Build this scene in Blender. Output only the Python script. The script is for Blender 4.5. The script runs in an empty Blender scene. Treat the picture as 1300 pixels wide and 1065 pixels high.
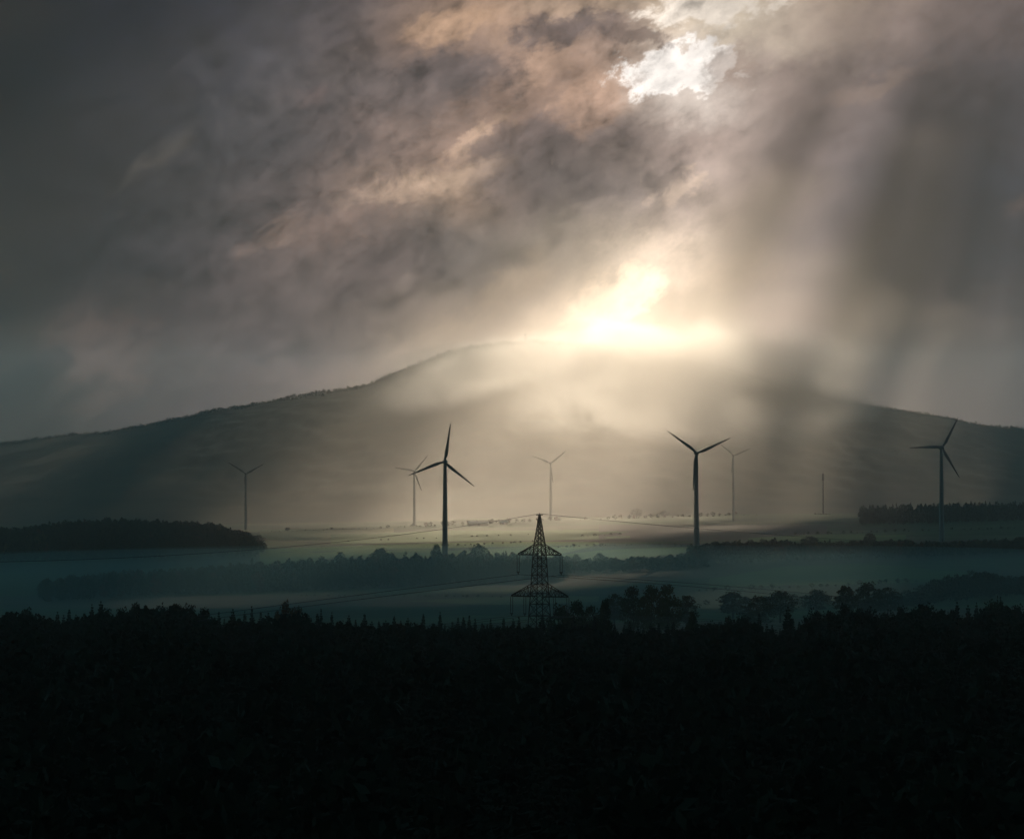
import bpy, math, random
import numpy as np
from mathutils import Vector, Matrix, noise as mnoise

sc = bpy.context.scene
COL = sc.collection
F = 3686.0                      # focal length in photo pixels (photo 1300 wide)
PITCH = math.atan(102.5 / F)
HAZE = 0.0001                   # haze density per metre
SUN_AZ, SUN_EL = 11.9, 18.7     # degrees to the right of the view axis / above the horizon

# ---------------------------------------------------------------- camera
cam = bpy.data.cameras.new('camera')
cam.sensor_width = 36.0
cam.lens = 36.0 * F / 1300.0
cam.clip_start = 0.5
cam.clip_end = 60000
co = bpy.data.objects.new('camera', cam)
COL.objects.link(co)
co.rotation_euler = (math.pi / 2 + PITCH, 0, 0)
sc.camera = co

# ---------------------------------------------------------------- view and sampling
vs = sc.view_settings
sc.display_settings.display_device = 'sRGB'
vs.view_transform = 'Standard'
vs.look = 'None'
EXPO = 1.0
vs.exposure = EXPO
vs.gamma = 1.0
cy = sc.cycles
cy.use_denoising = True
cy.volume_bounces = 0
cy.max_bounces = 4
cy.transparent_max_bounces = 16
cy.sample_clamp_indirect = 2.0
cy.use_adaptive_sampling = False


def srgb(r, g, b):
    f = lambda c: (c / 255 / 12.92) if c / 255 <= 0.04045 else ((c / 255 + 0.055) / 1.055) ** 2.4
    return (f(r), f(g), f(b), 1.0)


# ---------------------------------------------------------------- sky: cloud cover over a Nishita sky
W = bpy.data.worlds.new('World')
sc.world = W
W.use_nodes = True
NT = W.node_tree
for n in list(NT.nodes):
    NT.nodes.remove(n)


class G:
    """tiny node-graph helper"""
    def __init__(s, tree): s.t = tree
    def node(s, t, **kw):
        n = s.t.nodes.new(t)
        for k, v in kw.items(): setattr(n, k, v)
        return n
    def put(s, sock, v):
        if isinstance(v, bpy.types.NodeSocket): s.t.links.new(v, sock)
        else: sock.default_value = v
    def m(s, op, a, b=0.0, c=None, clamp=False):
        n = s.node('ShaderNodeMath', operation=op, use_clamp=clamp)
        s.put(n.inputs[0], a); s.put(n.inputs[1], b)
        if c is not None: s.put(n.inputs[2], c)
        return n.outputs[0]
    def rng(s, v, a, b, lo=0.0, hi=1.0, smooth=True):
        n = s.node('ShaderNodeMapRange', interpolation_type='SMOOTHSTEP' if smooth else 'LINEAR')
        s.put(n.inputs[0], v)
        for i, q in zip((1, 2, 3, 4), (a, b, lo, hi)): s.put(n.inputs[i], q)
        return n.outputs[0]
    def xyz(s, x, y, z):
        n = s.node('ShaderNodeCombineXYZ')
        for i, q in enumerate((x, y, z)): s.put(n.inputs[i], q)
        return n.outputs[0]
    def noise(s, vec, scale, detail=5, rough=0.55, dist=0.0):
        n = s.node('ShaderNodeTexNoise')
        s.put(n.inputs['Vector'], vec)
        n.inputs['Scale'].default_value = scale
        n.inputs['Detail'].default_value = detail
        n.inputs['Roughness'].default_value = rough
        n.inputs['Distortion'].default_value = dist
        return n
    def mix(s, f, a, b, blend='MIX'):
        n = s.node('ShaderNodeMix', data_type='RGBA', blend_type=blend)
        s.put(n.inputs[0], f); s.put(n.inputs[6], a); s.put(n.inputs[7], b)
        return n.outputs[2]


g = G(NT)
tc = g.node('ShaderNodeTexCoord')
sp = g.node('ShaderNodeSeparateXYZ')
g.put(sp.inputs[0], tc.outputs['Generated'])
dx, dy, dz = sp.outputs
yy = g.m('MAXIMUM', dy, 0.05)
U = g.m('DIVIDE', dx, yy)        # tangent of the azimuth from due north
V = g.m('DIVIDE', dz, yy)        # tangent of the elevation
# cloud plane coordinates in units of about 1.5 degrees
X0 = g.m('MULTIPLY', U, 36.86)
Y0 = g.m('MULTIPLY', V, 36.86)
# streaming direction of the clouds: rotate 33 degrees and stretch
cth, sth = math.cos(math.radians(33)), math.sin(math.radians(33))
A0 = g.m('ADD', g.m('MULTIPLY', X0, cth), g.m('MULTIPLY', Y0, sth))
B0 = g.m('SUBTRACT', g.m('MULTIPLY', Y0, cth), g.m('MULTIPLY', X0, sth))
cvec = g.xyz(g.m('MULTIPLY', A0, 0.72), B0, 3.7)
w1 = g.noise(cvec, 0.75, 7, 0.60)
w2 = g.noise(cvec, 3.2, 8, 0.66, 0.3)
s1 = g.node('ShaderNodeSeparateColor'); g.put(s1.inputs[0], w1.outputs['Color'])
s2 = g.node('ShaderNodeSeparateColor'); g.put(s2.inputs[0], w2.outputs['Color'])
def warp(base, c1, c2, a1, a2):
    t = g.m('ADD', g.m('MULTIPLY', g.m('SUBTRACT', c1, 0.5), a1), g.m('MULTIPLY', g.m('SUBTRACT', c2, 0.5), a2))
    return g.m('ADD', base, t)
XW = warp(X0, s1.outputs[0], s2.outputs[0], 1.5, 0.75)
YW = warp(Y0, s1.outputs[1], s2.outputs[1], 1.2, 0.6)
# smoother copy for the large tonal areas
PX = g.m('ADD', g.m('MULTIPLY', XW, 100.0), 650.0)
PY = g.m('SUBTRACT', 635.0, g.m('MULTIPLY', YW, 100.0))

SKY_X = [-150, 50, 200, 350, 450, 560, 640, 720, 800, 870, 950, 1050, 1150, 1300, 1600]
SKY = {   # elevation bands (from the top), colours of the cloud cover from west to east
 -420: [(28,30,34),(34,36,40),(42,44,50),(60,60,64),(80,78,78),(110,100,92),(130,118,105),(150,138,122),(165,150,130),(175,160,140),(170,155,140),(150,138,128),(130,122,118),(105,100,100),(80,80,86)],
 -60: [(34,36,40),(36,38,44),(42,44,52),(54,54,60),(78,72,70),(112,98,88),(150,128,108),(175,150,122),(205,185,150),(235,220,185),(235,222,190),(205,185,155),(160,145,130),(115,104,100),(80,76,80)],
 30: [(36,38,42),(38,41,47),(46,48,55),(58,60,64),(82,76,74),(140,118,100),(186,156,126),(150,132,118),(140,122,108),(228,212,180),(242,230,200),(182,164,144),(136,122,114),(108,98,96),(78,74,78)],
 100: [(38,40,44),(40,43,48),(54,57,61),(74,74,74),(98,90,84),(118,106,98),(126,108,97),(168,142,120),(196,168,142),(255,248,228),(168,150,134),(148,134,124),(118,108,104),(86,84,88),(70,70,76)],
 180: [(40,43,45),(42,45,48),(62,64,64),(78,77,74),(104,94,87),(158,134,114),(124,110,101),(116,103,96),(136,123,113),(154,139,125),(156,142,129),(138,125,117),(102,97,97),(82,82,88),(70,70,78)],
 240: [(42,45,45),(44,47,49),(72,72,68),(86,80,74),(118,103,91),(172,148,121),(134,118,105),(108,100,95),(126,116,107),(150,137,123),(146,132,120),(128,117,110),(90,90,93),(74,78,88),(68,70,78)],
 320: [(44,46,46),(46,48,48),(76,74,71),(106,95,85),(112,99,89),(110,102,94),(122,114,104),(142,133,118),(180,166,143),(184,168,145),(144,133,121),(120,111,105),(96,94,96),(80,80,86),(70,70,76)],
 395: [(48,46,44),(56,53,50),(90,81,74),(100,91,83),(112,101,91),(130,118,104),(154,140,122),(168,153,129),(160,145,122),(134,122,106),(152,138,125),(134,122,113),(116,107,103),(94,90,91),(80,78,80)],
 470: [(54,51,48),(70,63,57),(98,87,77),(106,96,87),(118,106,95),(142,128,112),(128,116,100),(104,94,80),(88,80,68),(90,82,72),(108,99,89),(130,118,109),(114,105,101),(92,88,88),(80,78,78)],
 560: [(50,48,46),(60,56,52),(86,79,73),(98,90,83),(112,102,92),(140,126,111),(176,160,138),(204,186,157),(214,196,168),(180,164,145),(148,134,122),(124,114,106),(104,97,94),(88,84,84),(76,74,74)],
}
def ramp(cols):
    n = g.node('ShaderNodeValToRGB')
    cr = n.color_ramp
    cr.interpolation = 'B_SPLINE'
    lo, hi = SKY_X[0], SKY_X[-1]
    while len(cr.elements) < len(cols): cr.elements.new(0.5)
    for e, x, c in zip(cr.elements, SKY_X, cols): e.position = (x - lo) / (hi - lo)
    for e, x, c in zip(cr.elements, SKY_X, cols): e.color = srgb(*c)
    g.put(n.inputs[0], UR)
    return n.outputs[0]
UR = g.m('DIVIDE', g.m('SUBTRACT', PX, SKY_X[0]), SKY_X[-1] - SKY_X[0], clamp=True)
rows = sorted(SKY)
cur = ramp(SKY[rows[0]])
for a, b in zip(rows, rows[1:]):
    cur = g.mix(g.rng(PY, a, b, smooth=True), cur, ramp(SKY[b]))

# ragged breaks in the cover: (x, y, half width, half height, tilt deg, softness, colour, gain)
BREAKS = [
 (866, 90, 74, 31, -6, 0.35, (255, 252, 236), 1.2),
 (912, 2, 92, 27, -10, 0.6, (255, 246, 222), 1.1),
 (575, 28, 52, 20, -12, 0.9, (216, 180, 142), 0.55),
 (545, 232, 78, 18, -14, 1.2, (204, 178, 148), 0.75),
 (652, 118, 92, 44, -30, 0.9, (170, 142, 118), 0.45),
 (742, 132, 54, 34, -16, 0.8, (202, 168, 138), 0.5),
 (355, 298, 38, 12, -16, 1.5, (160, 138, 116), 0.5),
 (190, 205, 50, 10, -34, 1.6, (112, 106, 90), 0.65),
 (125, 450, 50, 50, 20, 1.6, (150, 126, 106), 0.75),
 (398, 118, 18, 11, -30, 1.6, (128, 110, 100), 0.6),
 (862, 240, 34, 14, -30, 0.8, (206, 186, 160), 0.6),
 (1110, 108, 70, 9, -18, 1.6, (168, 148, 130), 0.45),
 (786, 376, 60, 24, -24, 0.7, (238, 216, 182), 0.6),
 (648, 362, 66, 18, -36, 1.2, (196, 176, 146), 0.55), (560, 425, 70, 18, -28, 1.4, (172, 154, 130), 0.5), (925, 345, 50, 24, -20, 1.2, (196, 176, 150), 0.5),
 (1000, 418, 90, 24, -10, 1.5, (164, 147, 131), 0.4), (432, 288, 50, 16, -20, 1.4, (152, 130, 112), 0.5), (602, 172, 44, 11, -36, 1.0, (200, 172, 142), 0.6),
 (700, 78, 40, 20, -30, 1.0, (190, 160, 132), 0.5), (720, 6, 60, 16, 0, 1.0, (206, 180, 148), 0.5),
 (1295, 270, 16, 10, -10, 1.6, (132, 112, 102), 0.5),
]
XB = warp(X0, s1.outputs[0], s2.outputs[0], 0.45, 0.75)
YB = warp(Y0, s1.outputs[1], s2.outputs[1], 0.38, 0.7)
PXB = g.m('ADD', g.m('MULTIPLY', XB, 100.0), 650.0)
PYB = g.m('SUBTRACT', 635.0, g.m('MULTIPLY', YB, 100.0))
fine = g.noise(g.xyz(g.m('MULTIPLY', A0, 0.7), B0, 1.3), 3.4, 10, 0.66, 0.25).outputs[0]
for (x, y, hw, hh, tilt, soft, c, gain) in BREAKS:
    ct, st = math.cos(math.radians(tilt)), math.sin(math.radians(tilt))
    ax = g.m('SUBTRACT', PXB, float(x)); ay = g.m('SUBTRACT', PYB, float(y))
    p = g.m('DIVIDE', g.m('ADD', g.m('MULTIPLY', ax, ct), g.m('MULTIPLY', ay, st)), float(hw))
    q = g.m('DIVIDE', g.m('SUBTRACT', g.m('MULTIPLY', ay, ct), g.m('MULTIPLY', ax, st)), float(hh))
    d = g.m('SQRT', g.m('ADD', g.m('MULTIPLY', p, p), g.m('MULTIPLY', q, q)))
    d = g.m('ADD', d, g.m('MULTIPLY', g.m('SUBTRACT', fine, 0.5), 2.9))
    f = g.rng(d, 1.0 - soft * 0.55, 1.0 + soft * 0.55, min(1.0, gain), 0.0)
    cc = srgb(*c)
    k = max(1.0, gain)
    cur = g.mix(f, cur, (cc[0] * k, cc[1] * k, cc[2] * k, 1))
# dark cloud scraps in front of the bright parts
SCRAPS = [
 (715, 36, 62, 18, -14, 0.9, (104, 94, 90), 0.75), (808, 44, 46, 13, 8, 0.7, (128, 112, 100), 0.75),
 (578, 88, 66, 26, 8, 0.9, (100, 92, 88), 0.7), (930, 88, 34, 22, -30, 0.9, (170, 150, 132), 0.6),
 (640, 180, 50, 16, -20, 0.9, (112, 100, 92), 0.6), (690, 215, 60, 30, 0, 1.5, (112, 103, 97), 0.5),
 (480, 345, 70, 22, -25, 0.9, (98, 88, 82), 0.5),
]
for (x, y, hw, hh, tilt, soft, c, gain) in SCRAPS:
    ct, st = math.cos(math.radians(tilt)), math.sin(math.radians(tilt))
    ax = g.m('SUBTRACT', PXB, float(x)); ay = g.m('SUBTRACT', PYB, float(y))
    p = g.m('DIVIDE', g.m('ADD', g.m('MULTIPLY', ax, ct), g.m('MULTIPLY', ay, st)), float(hw))
    q = g.m('DIVIDE', g.m('SUBTRACT', g.m('MULTIPLY', ay, ct), g.m('MULTIPLY', ax, st)), float(hh))
    d = g.m('SQRT', g.m('ADD', g.m('MULTIPLY', p, p), g.m('MULTIPLY', q, q)))
    d = g.m('ADD', d, g.m('MULTIPLY', g.m('SUBTRACT', fine, 0.5), 2.9))
    f = g.rng(d, 1.0 - soft * 0.55, 1.0 + soft * 0.55, gain, 0.0)
    cur = g.mix(f, cur, srgb(*c))
# cloud texture: contrast strongest in the broken upper middle, quiet to the east
shift = g.node('ShaderNodeVectorMath', operation='ADD'); g.put(shift.inputs[0], cvec); shift.inputs[1].default_value = (0.16, 0.10, 0.0)
na = g.noise(cvec, 1.05, 9, 0.57, 0.0).outputs[0]
nb = g.noise(shift.outputs[0], 1.05, 9, 0.57, 0.0).outputs[0]
relief = g.m('MULTIPLY', g.m('SUBTRACT', na, nb), 1.25)
wisp = g.m('SUBTRACT', 1.0, g.m('ABSOLUTE', g.m('MULTIPLY', g.m('SUBTRACT', fine, 0.5), 6.0)))
det = g.m('ADD', g.m('ADD', g.m('MULTIPLY', w2.outputs[0], 0.45), g.m('MULTIPLY', fine, 0.55)), g.m('ADD', relief, g.m('MULTIPLY', g.m('SUBTRACT', wisp, 0.4), 0.05)))
amp = g.m('MULTIPLY', g.rng(PX, 800, 1020, 1.0, 0.40), g.rng(PX, 100, 480, 0.6, 1.0))
amp = g.m('MULTIPLY', amp, g.rng(PY, 260, 440, 2.3, 1.2))
tex = g.m('ADD', 1.0, g.m('MULTIPLY', g.m('SUBTRACT', det, 0.5), amp))
# crepuscular rays fanning from the hidden sun
rt = g.m('DIVIDE', g.m('SUBTRACT', g.m('MULTIPLY', X0, 100.0), 775.0), g.m('MAXIMUM', g.m('SUBTRACT', 1275.0, g.m('MULTIPLY', Y0, 100.0)), 10.0))
rr_ = g.node('ShaderNodeValToRGB'); rr_.color_ramp.interpolation = 'B_SPLINE'
RAYS = [(-.98, .5), (-.8, .40), (-.72, .44), (-.65, .64), (-.60, .80), (-.545, .52), (-.50, .26), (-.46, .44), (-.415, .76), (-.37, .42), (-.325, .20), (-.23, .26), (-.14, .40), (-.05, .32)]
while len(rr_.color_ramp.elements) < len(RAYS): rr_.color_ramp.elements.new(0.5)
for e, (t_, v_) in zip(rr_.color_ramp.elements, RAYS): e.position = (t_ + 1) / 1.2
for e, (t_, v_) in zip(rr_.color_ramp.elements, RAYS): e.color = (v_, v_, v_, 1)
rn = g.noise(g.xyz(rt, 0.0, 0.0), 16.0, 3, 0.5).outputs[0]
g.put(rr_.inputs[0], g.m('DIVIDE', g.m('ADD', rt, g.m('ADD', 1.0, g.m('MULTIPLY', g.m('SUBTRACT', s1.outputs[2], 0.5), 0.03))), 1.2))
rmask = g.m('MULTIPLY', g.rng(PY, -60, 290), g.rng(PY, 400, 560, 1, 0.3))
ray = g.m('ADD', g.m('MULTIPLY', g.m('SUBTRACT', rr_.outputs[0], 0.5), 2.9), g.m('MULTIPLY', g.m('SUBTRACT', rn, 0.5), 0.6))
ray = g.m('ADD', 1.0, g.m('MULTIPLY', ray, rmask))
mul = g.m('MULTIPLY', g.m('MULTIPLY', g.m('MAXIMUM', tex, 0.3), ray), g.m('MULTIPLY', g.rng(PX, -50, 520, 0.22, 1.0), g.rng(PX, 860, 1000, 1.0, 0.76)))
cur = g.mix(1.0, cur, g.xyz(mul, mul, mul), 'MULTIPLY')
# out of view: near-black sky behind, bright teal sides added to light the haze
front = g.m('MULTIPLY', g.rng(g.m('ABSOLUTE', U), 0.30, 0.48, 1, 0), g.rng(dy, 0.3, 0.5))
up = g.rng(V, 0.28, 0.8, 1, 0)
low = g.rng(V, -0.10, -0.02)
back = g.mix(w1.outputs[0], (0.003, 0.006, 0.008, 1), (0.006, 0.010, 0.012, 1))
side = g.mix(w1.outputs[0], (0.135, 0.395, 0.470, 1), (0.190, 0.500, 0.580, 1))
back = g.mix(g.rng(dy, 0.05, 0.40), back, side)
# the low sky is seen through kilometres of haze: its true radiance is higher than it looks
path = g.m('MINIMUM', g.m('DIVIDE', 455.0, g.m('MAXIMUM', V, 0.04)), 9180.0)
comp = g.m('MULTIPLY', g.m('EXPONENT', g.m('MULTIPLY', path, HAZE)), 0.83 / 2 ** EXPO)
cur = g.mix(1.0, cur, g.xyz(g.m('MULTIPLY', comp, 1.02), g.m('MULTIPLY', comp, 0.965), g.m('MULTIPLY', comp, g.rng(PX, 100, 600, 1.22, 1.04))), 'MULTIPLY')
over = g.mix(g.m('MULTIPLY', g.m('MULTIPLY', front, up), low), back, cur)
skyt = g.node('ShaderNodeTexSky', sky_type='NISHITA')
skyt.sun_disc = False
skyt.sun_elevation = math.radians(SUN_EL)
skyt.sun_rotation = math.radians(SUN_AZ)
bg_c = g.node('ShaderNodeBackground'); g.put(bg_c.inputs[0], over); bg_c.inputs[1].default_value = 1.0
bg_s = g.node('ShaderNodeBackground'); g.put(bg_s.inputs[0], skyt.outputs[0]); bg_s.inputs[1].default_value = 0.05
mx = g.node('ShaderNodeMixShader'); mx.inputs[0].default_value = 0.985
NT.links.new(bg_s.outputs[0], mx.inputs[1]); NT.links.new(bg_c.outputs[0], mx.inputs[2])
wo = g.node('ShaderNodeOutputWorld'); NT.links.new(mx.outputs[0], wo.inputs[0])
W.cycles.sampling_method = 'MANUAL'
W.cycles.sample_map_resolution = 1024

# ---------------------------------------------------------------- sun
sl = bpy.data.lights.new('sun', 'SUN')
sl.energy = 5.0
sl.angle = math.radians(0.6)
sl.color = (1.0, 0.81, 0.58)
so = bpy.data.objects.new('sun', sl)
COL.objects.link(so)
SD = Vector((math.sin(math.radians(SUN_AZ)) * math.cos(math.radians(SUN_EL)),
             math.cos(math.radians(SUN_AZ)) * math.cos(math.radians(SUN_EL)),
             math.sin(math.radians(SUN_EL))))      # towards the sun
so.rotation_euler = SD.to_track_quat('Z', 'Y').to_euler()
so.location = (2000, 8000, 3000)

# ================================================================ helpers
def P(px, py, Y):
    a = (px - 650) / F; b = (532.5 - py) / F
    c, s = math.cos(PITCH), math.sin(PITCH)
    d = Vector((a, c - b * s, s + b * c))
    return d * (Y / d.y)


def mesh_obj(name, verts, faces, mat, parent=None, smooth=False, midx=None):
    me = bpy.data.meshes.new(name)
    if isinstance(faces, np.ndarray):
        n, k = faces.shape
        me.vertices.add(len(verts)); me.vertices.foreach_set('co', np.asarray(verts, np.float32).ravel())
        me.loops.add(n * k); me.loops.foreach_set('vertex_index', faces.astype(np.int32).ravel())
        me.polygons.add(n)
        me.polygons.foreach_set('loop_start', np.arange(0, n * k, k, dtype=np.int32))
        me.update(calc_edges=True)
    else:
        me.from_pydata([tuple(v) for v in verts], [], faces)
    for m_ in (mat if isinstance(mat, (list, tuple)) else [mat]):
        me.materials.append(m_)
    if midx is not None:
        me.polygons.foreach_set('material_index', np.asarray(midx, np.int32))
    if smooth:
        me.polygons.foreach_set('use_smooth', [True] * len(me.polygons))
    me.update()
    o = bpy.data.objects.new(name, me)
    COL.objects.link(o)
    if parent: o.parent = parent
    return o


def empty(name, loc, rz=0.0):
    o = bpy.data.objects.new(name, None)
    o.empty_display_size = 1
    o.location = loc; o.rotation_euler = (0, 0, rz)
    COL.objects.link(o)
    return o


def tag(o, label=None, cat=None, group=None, kind=None):
    if label: o['label'] = label
    if cat: o['category'] = cat
    if group: o['group'] = group
    if kind: o['kind'] = kind
    return o


def mat(name, col, rough=0.9, var=0.0, scale=1.0, col2=None, metal=0.0, coord='Object', detail=4):
    m_ = bpy.data.materials.new(name)
    m_.use_nodes = True
    t = m_.node_tree
    b = t.nodes['Principled BSDF']
    b.inputs['Roughness'].default_value = rough
    b.inputs['Metallic'].default_value = metal
    b.inputs['Specular IOR Level'].default_value = 0.2
    h = G(t)
    c = h.node('ShaderNodeTexCoord')
    nz = h.noise(c.outputs[coord], scale, detail, 0.6)
    c2 = col2 or tuple(x * (1 - var) for x in col)
    f = h.rng(nz.outputs[0], 0.35, 0.65)
    h.put(b.inputs['Base Color'], h.mix(f, (*col, 1), (*c2, 1)))
    return m_


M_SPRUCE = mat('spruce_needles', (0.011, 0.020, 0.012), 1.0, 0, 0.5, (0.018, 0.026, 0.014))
M_LEAF = mat('autumn_green_leaves', (0.045, 0.065, 0.025), 1.0, 0, 0.3, (0.075, 0.080, 0.03))
M_LEAF2 = mat('dark_green_leaves', (0.030, 0.050, 0.026), 1.0, 0, 0.3, (0.05, 0.070, 0.03))
M_RUST = mat('rusty_autumn_leaves', (0.16, 0.055, 0.022), 1.0, 0, 0.3, (0.11, 0.07, 0.03))
M_YEL = mat('yellow_autumn_leaves', (0.20, 0.15, 0.045), 1.0, 0, 0.3, (0.12, 0.11, 0.04))
M_NEAR = mat('shade_darkened_leaves', (0.013, 0.022, 0.013), 1.0, 0, 0.3, (0.022, 0.030, 0.015))  # leaf green darkened so the foreground shade sits in the colour
M_BARK = mat('bark', (0.05, 0.04, 0.03), 1.0, 0.4, 2.0)
M_PAINT = mat('pale_grey_tower_paint', (0.25, 0.26, 0.26), 0.55, 0, 0.08, (0.21, 0.22, 0.22))
M_BLADE = mat('blade_gelcoat', (0.22, 0.23, 0.23), 0.6, 0, 0.2, (0.19, 0.20, 0.20))
M_STEEL = mat('weathered_dark_steel', (0.030, 0.033, 0.034), 0.9, 0.4, 1.0)
M_INS = mat('brown_insulator_porcelain', (0.045, 0.03, 0.025), 0.4, 0.2, 3.0)
M_WIRE = mat('aluminium_conductor', (0.06, 0.065, 0.07), 0.6, 0.2, 1.0)
M_ROOF = mat('pale_sheet_roof', (0.62, 0.62, 0.60), 0.5, 0.15, 0.5)
M_WALL = mat('barn_render', (0.40, 0.36, 0.30), 0.9, 0.2, 0.5)
M_DOOR = mat('dark_barn_door', (0.06, 0.05, 0.045), 0.8, 0.2, 0.8)

# ================================================================ terrain
COLS = [-600, 0, 325, 650, 975, 1300, 1900]
TAB = [  # distance, ground row at those azimuth columns
 (1150, [838] * 7),
 (1350, [806, 806, 806, 804, 803, 800, 796]),
 (1700, [792, 786, 785, 782, 778, 766, 760]),
 (2000, [776, 770, 768, 765, 757, 744, 738]),
 (2300, [758, 753, 752, 748, 736, 722, 718]),
 (2550, [744, 738, 730, 724, 714, 706, 704]),
 (2750, [728, 724, 712, 704, 694, 694, 694]),
 (2900, [718, 714, 702, 694, 688, 686, 688]),
 (3200, [708, 706, 696, 690, 681, 674, 676]),
 (3700, [696, 692, 688, 683, 672, 662, 664]),
 (4300, [688, 686, 680, 674, 664, 657, 658]),
 (4900, [680, 678, 673, 664, 656, 654, 655]),
 (5300, [676, 674, 670, 660, 652.5, 653, 654]),
 (5700, [671, 669, 667, 659, 653, 651, 652]),
 (6200, [664, 661, 660, 656, 652, 650, 650]),
 (9200, [652, 650, 650, 650, 646, 646, 646]),
]
TY = [0, 60, 250, 900, 1000] + [t[0] for t in TAB]


def fbm(x, y, s, o=4):
    return mnoise.fractal(Vector((x / s, y / s, 7.3)), 1.0, 2.0, o)


def zflat(px, Y):
    near = {-300: -2.0, 0: -1.75, 60: -16, 250: -50, 900: -56, 1000: -59.5}
    if Y <= 1000:
        return float(np.interp(Y, sorted(near), [near[k] for k in sorted(near)]))
    ys = [1000] + [t[0] for t in TAB]
    zs = [-59.5] + [P(0, float(np.interp(px, COLS, t[1])), t[0]).z for t in TAB]
    return float(np.interp(Y, ys, zs))


def ground_z(x, Y):
    px = 650 + F * x / max(Y, 500)
    z = zflat(px, Y)
    if Y > 1100:
        z += 1.6 * fbm(x, Y, 260) * min(1, (Y - 1100) / 400)
    # wooded knoll to the left
    kx = (px - 130) / 210; ky = (Y - 3350) / 330
    z += 19 * math.exp(-(kx ** 4) - ky * ky)
    return z


def gz_px(px, Y):
    x = (px - 650) / F * Y
    return x, ground_z(x, Y)


def grid_mesh(xs, ys, zf):
    V_ = np.array([(x, y, zf(x, y)) for y in ys for x in xs], np.float32)
    nx, ny = len(xs), len(ys)
    i = np.arange(nx - 1)[None, :] + nx * np.arange(ny - 1)[:, None]
    Fq = np.stack([i, i + 1, i + nx + 1, i + nx], -1).reshape(-1, 4)
    return V_, Fq


xs = np.concatenate([np.arange(-4200, -1400, 100), np.arange(-1400, 1400, 16), np.arange(1400, 4201, 100)])
ys = np.concatenate([np.arange(-150, 0, 50), [0, 20, 40, 60, 80, 110, 140, 170, 200, 250], np.arange(300, 1100, 50),
                     np.arange(1100, 3300, 18), np.arange(3300, 6400, 40), np.arange(6400, 9101, 300)])
gv, gf = grid_mesh(xs, ys, ground_z)
# ground material: patchwork of meadows, stubble and ploughland
mg = bpy.data.materials.new('farmland'); mg.use_nodes = True
h = G(mg.node_tree); bs = mg.node_tree.nodes['Principled BSDF']
bs.inputs['Roughness'].default_value = 1.0; bs.inputs['Specular IOR Level'].default_value = 0.1
tcg = h.node('ShaderNodeTexCoord')
mp = h.node('ShaderNodeMapping'); h.put(mp.inputs[0], tcg.outputs['Object'])
mp.inputs['Rotation'].default_value = (0, 0, math.radians(17)); mp.inputs['Scale'].default_value = (1 / 520, 1 / 190, 0)
dn = h.noise(tcg.outputs['Object'], 0.004, 2, 0.5)
va = h.node('ShaderNodeVectorMath', operation='ADD'); h.put(va.inputs[0], mp.outputs[0])
vsn = h.node('ShaderNodeVectorMath', operation='SCALE'); h.put(vsn.inputs[0], dn.outputs['Color']); vsn.inputs['Scale'].default_value = 0.5
h.put(va.inputs[1], vsn.outputs[0])
vo = h.node('ShaderNodeTexVoronoi', distance='CHEBYCHEV', voronoi_dimensions='2D'); h.put(vo.inputs['Vector'], va.outputs[0])
vo.inputs['Scale'].default_value = 1.0; vo.inputs['Randomness'].default_value = 0.8
vc = h.node('ShaderNodeSeparateColor'); h.put(vc.inputs[0], vo.outputs['Color'])
rp = h.node('ShaderNodeValToRGB'); h.put(rp.inputs[0], vc.outputs[0]); rp.color_ramp.interpolation = 'CONSTANT'
fc = [(0.060, 0.110, 0.035), (0.11, 0.12, 0.055), (0.045, 0.080, 0.030), (0.085, 0.130, 0.045), (0.13, 0.10, 0.065), (0.07, 0.10, 0.04)]
while len(rp.color_ramp.elements) < 6: rp.color_ramp.elements.new(0.5)
for i, e in enumerate(rp.color_ramp.elements): e.position = i / 6; 
for i, e in enumerate(rp.color_ramp.elements): e.color = (*fc[i], 1)
n2 = h.noise(tcg.outputs['Object'], 0.03, 6, 0.6)
n3 = h.noise(tcg.outputs['Object'], 0.006, 3, 0.6)
v_ = h.m('MULTIPLY', h.rng(n2.outputs[0], 0.3, 0.7, 0.75, 1.2), h.rng(n3.outputs[0], 0.3, 0.7, 0.7, 1.2))
h.put(bs.inputs['Base Color'], h.mix(1.0, rp.outputs[0], h.xyz(v_, v_, v_), 'MULTIPLY'))
tag(mesh_obj('ground', gv, gf, mg, smooth=True), kind='structure')

M_FIELD = {
 'meadow': mat('meadow', (0.13, 0.20, 0.04), 1.0, 0, 0.02, (0.09, 0.15, 0.035)),
 'stubble': mat('stubble', (0.26, 0.25, 0.10), 1.0, 0, 0.03, (0.20, 0.21, 0.085)),
 'winter': mat('winter_crop', (0.20, 0.28, 0.045), 1.0, 0, 0.02, (0.15, 0.23, 0.04)),
 'plough': mat('ploughland', (0.085, 0.055, 0.040), 1.0, 0, 0.03, (0.065, 0.045, 0.035)),
}


def field(pts, m_, lift=0.35):
    """field sheet laid over the ground; pts: (azimuth px, near Y, far Y) along the strip"""
    V_, Fq = [], []
    n = 40; k = 8
    pxs = np.linspace(pts[0][0], pts[-1][0], n)
    ya = np.interp(pxs, [p[0] for p in pts], [p[1] for p in pts])
    yb = np.interp(pxs, [p[0] for p in pts], [p[2] for p in pts])
    for i in range(n):
        for j in range(k):
            Y = ya[i] + (yb[i] - ya[i]) * j / (k - 1)
            x, z = gz_px(pxs[i], Y)
            V_.append((x, Y, z + lift))
    for i in range(n - 1):
        for j in range(k - 1):
            a = i * k + j
            Fq.append((a, a + k, a + k + 1, a + 1))
    tag(mesh_obj('field', V_, Fq, M_FIELD[m_], smooth=True), kind='structure')


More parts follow.
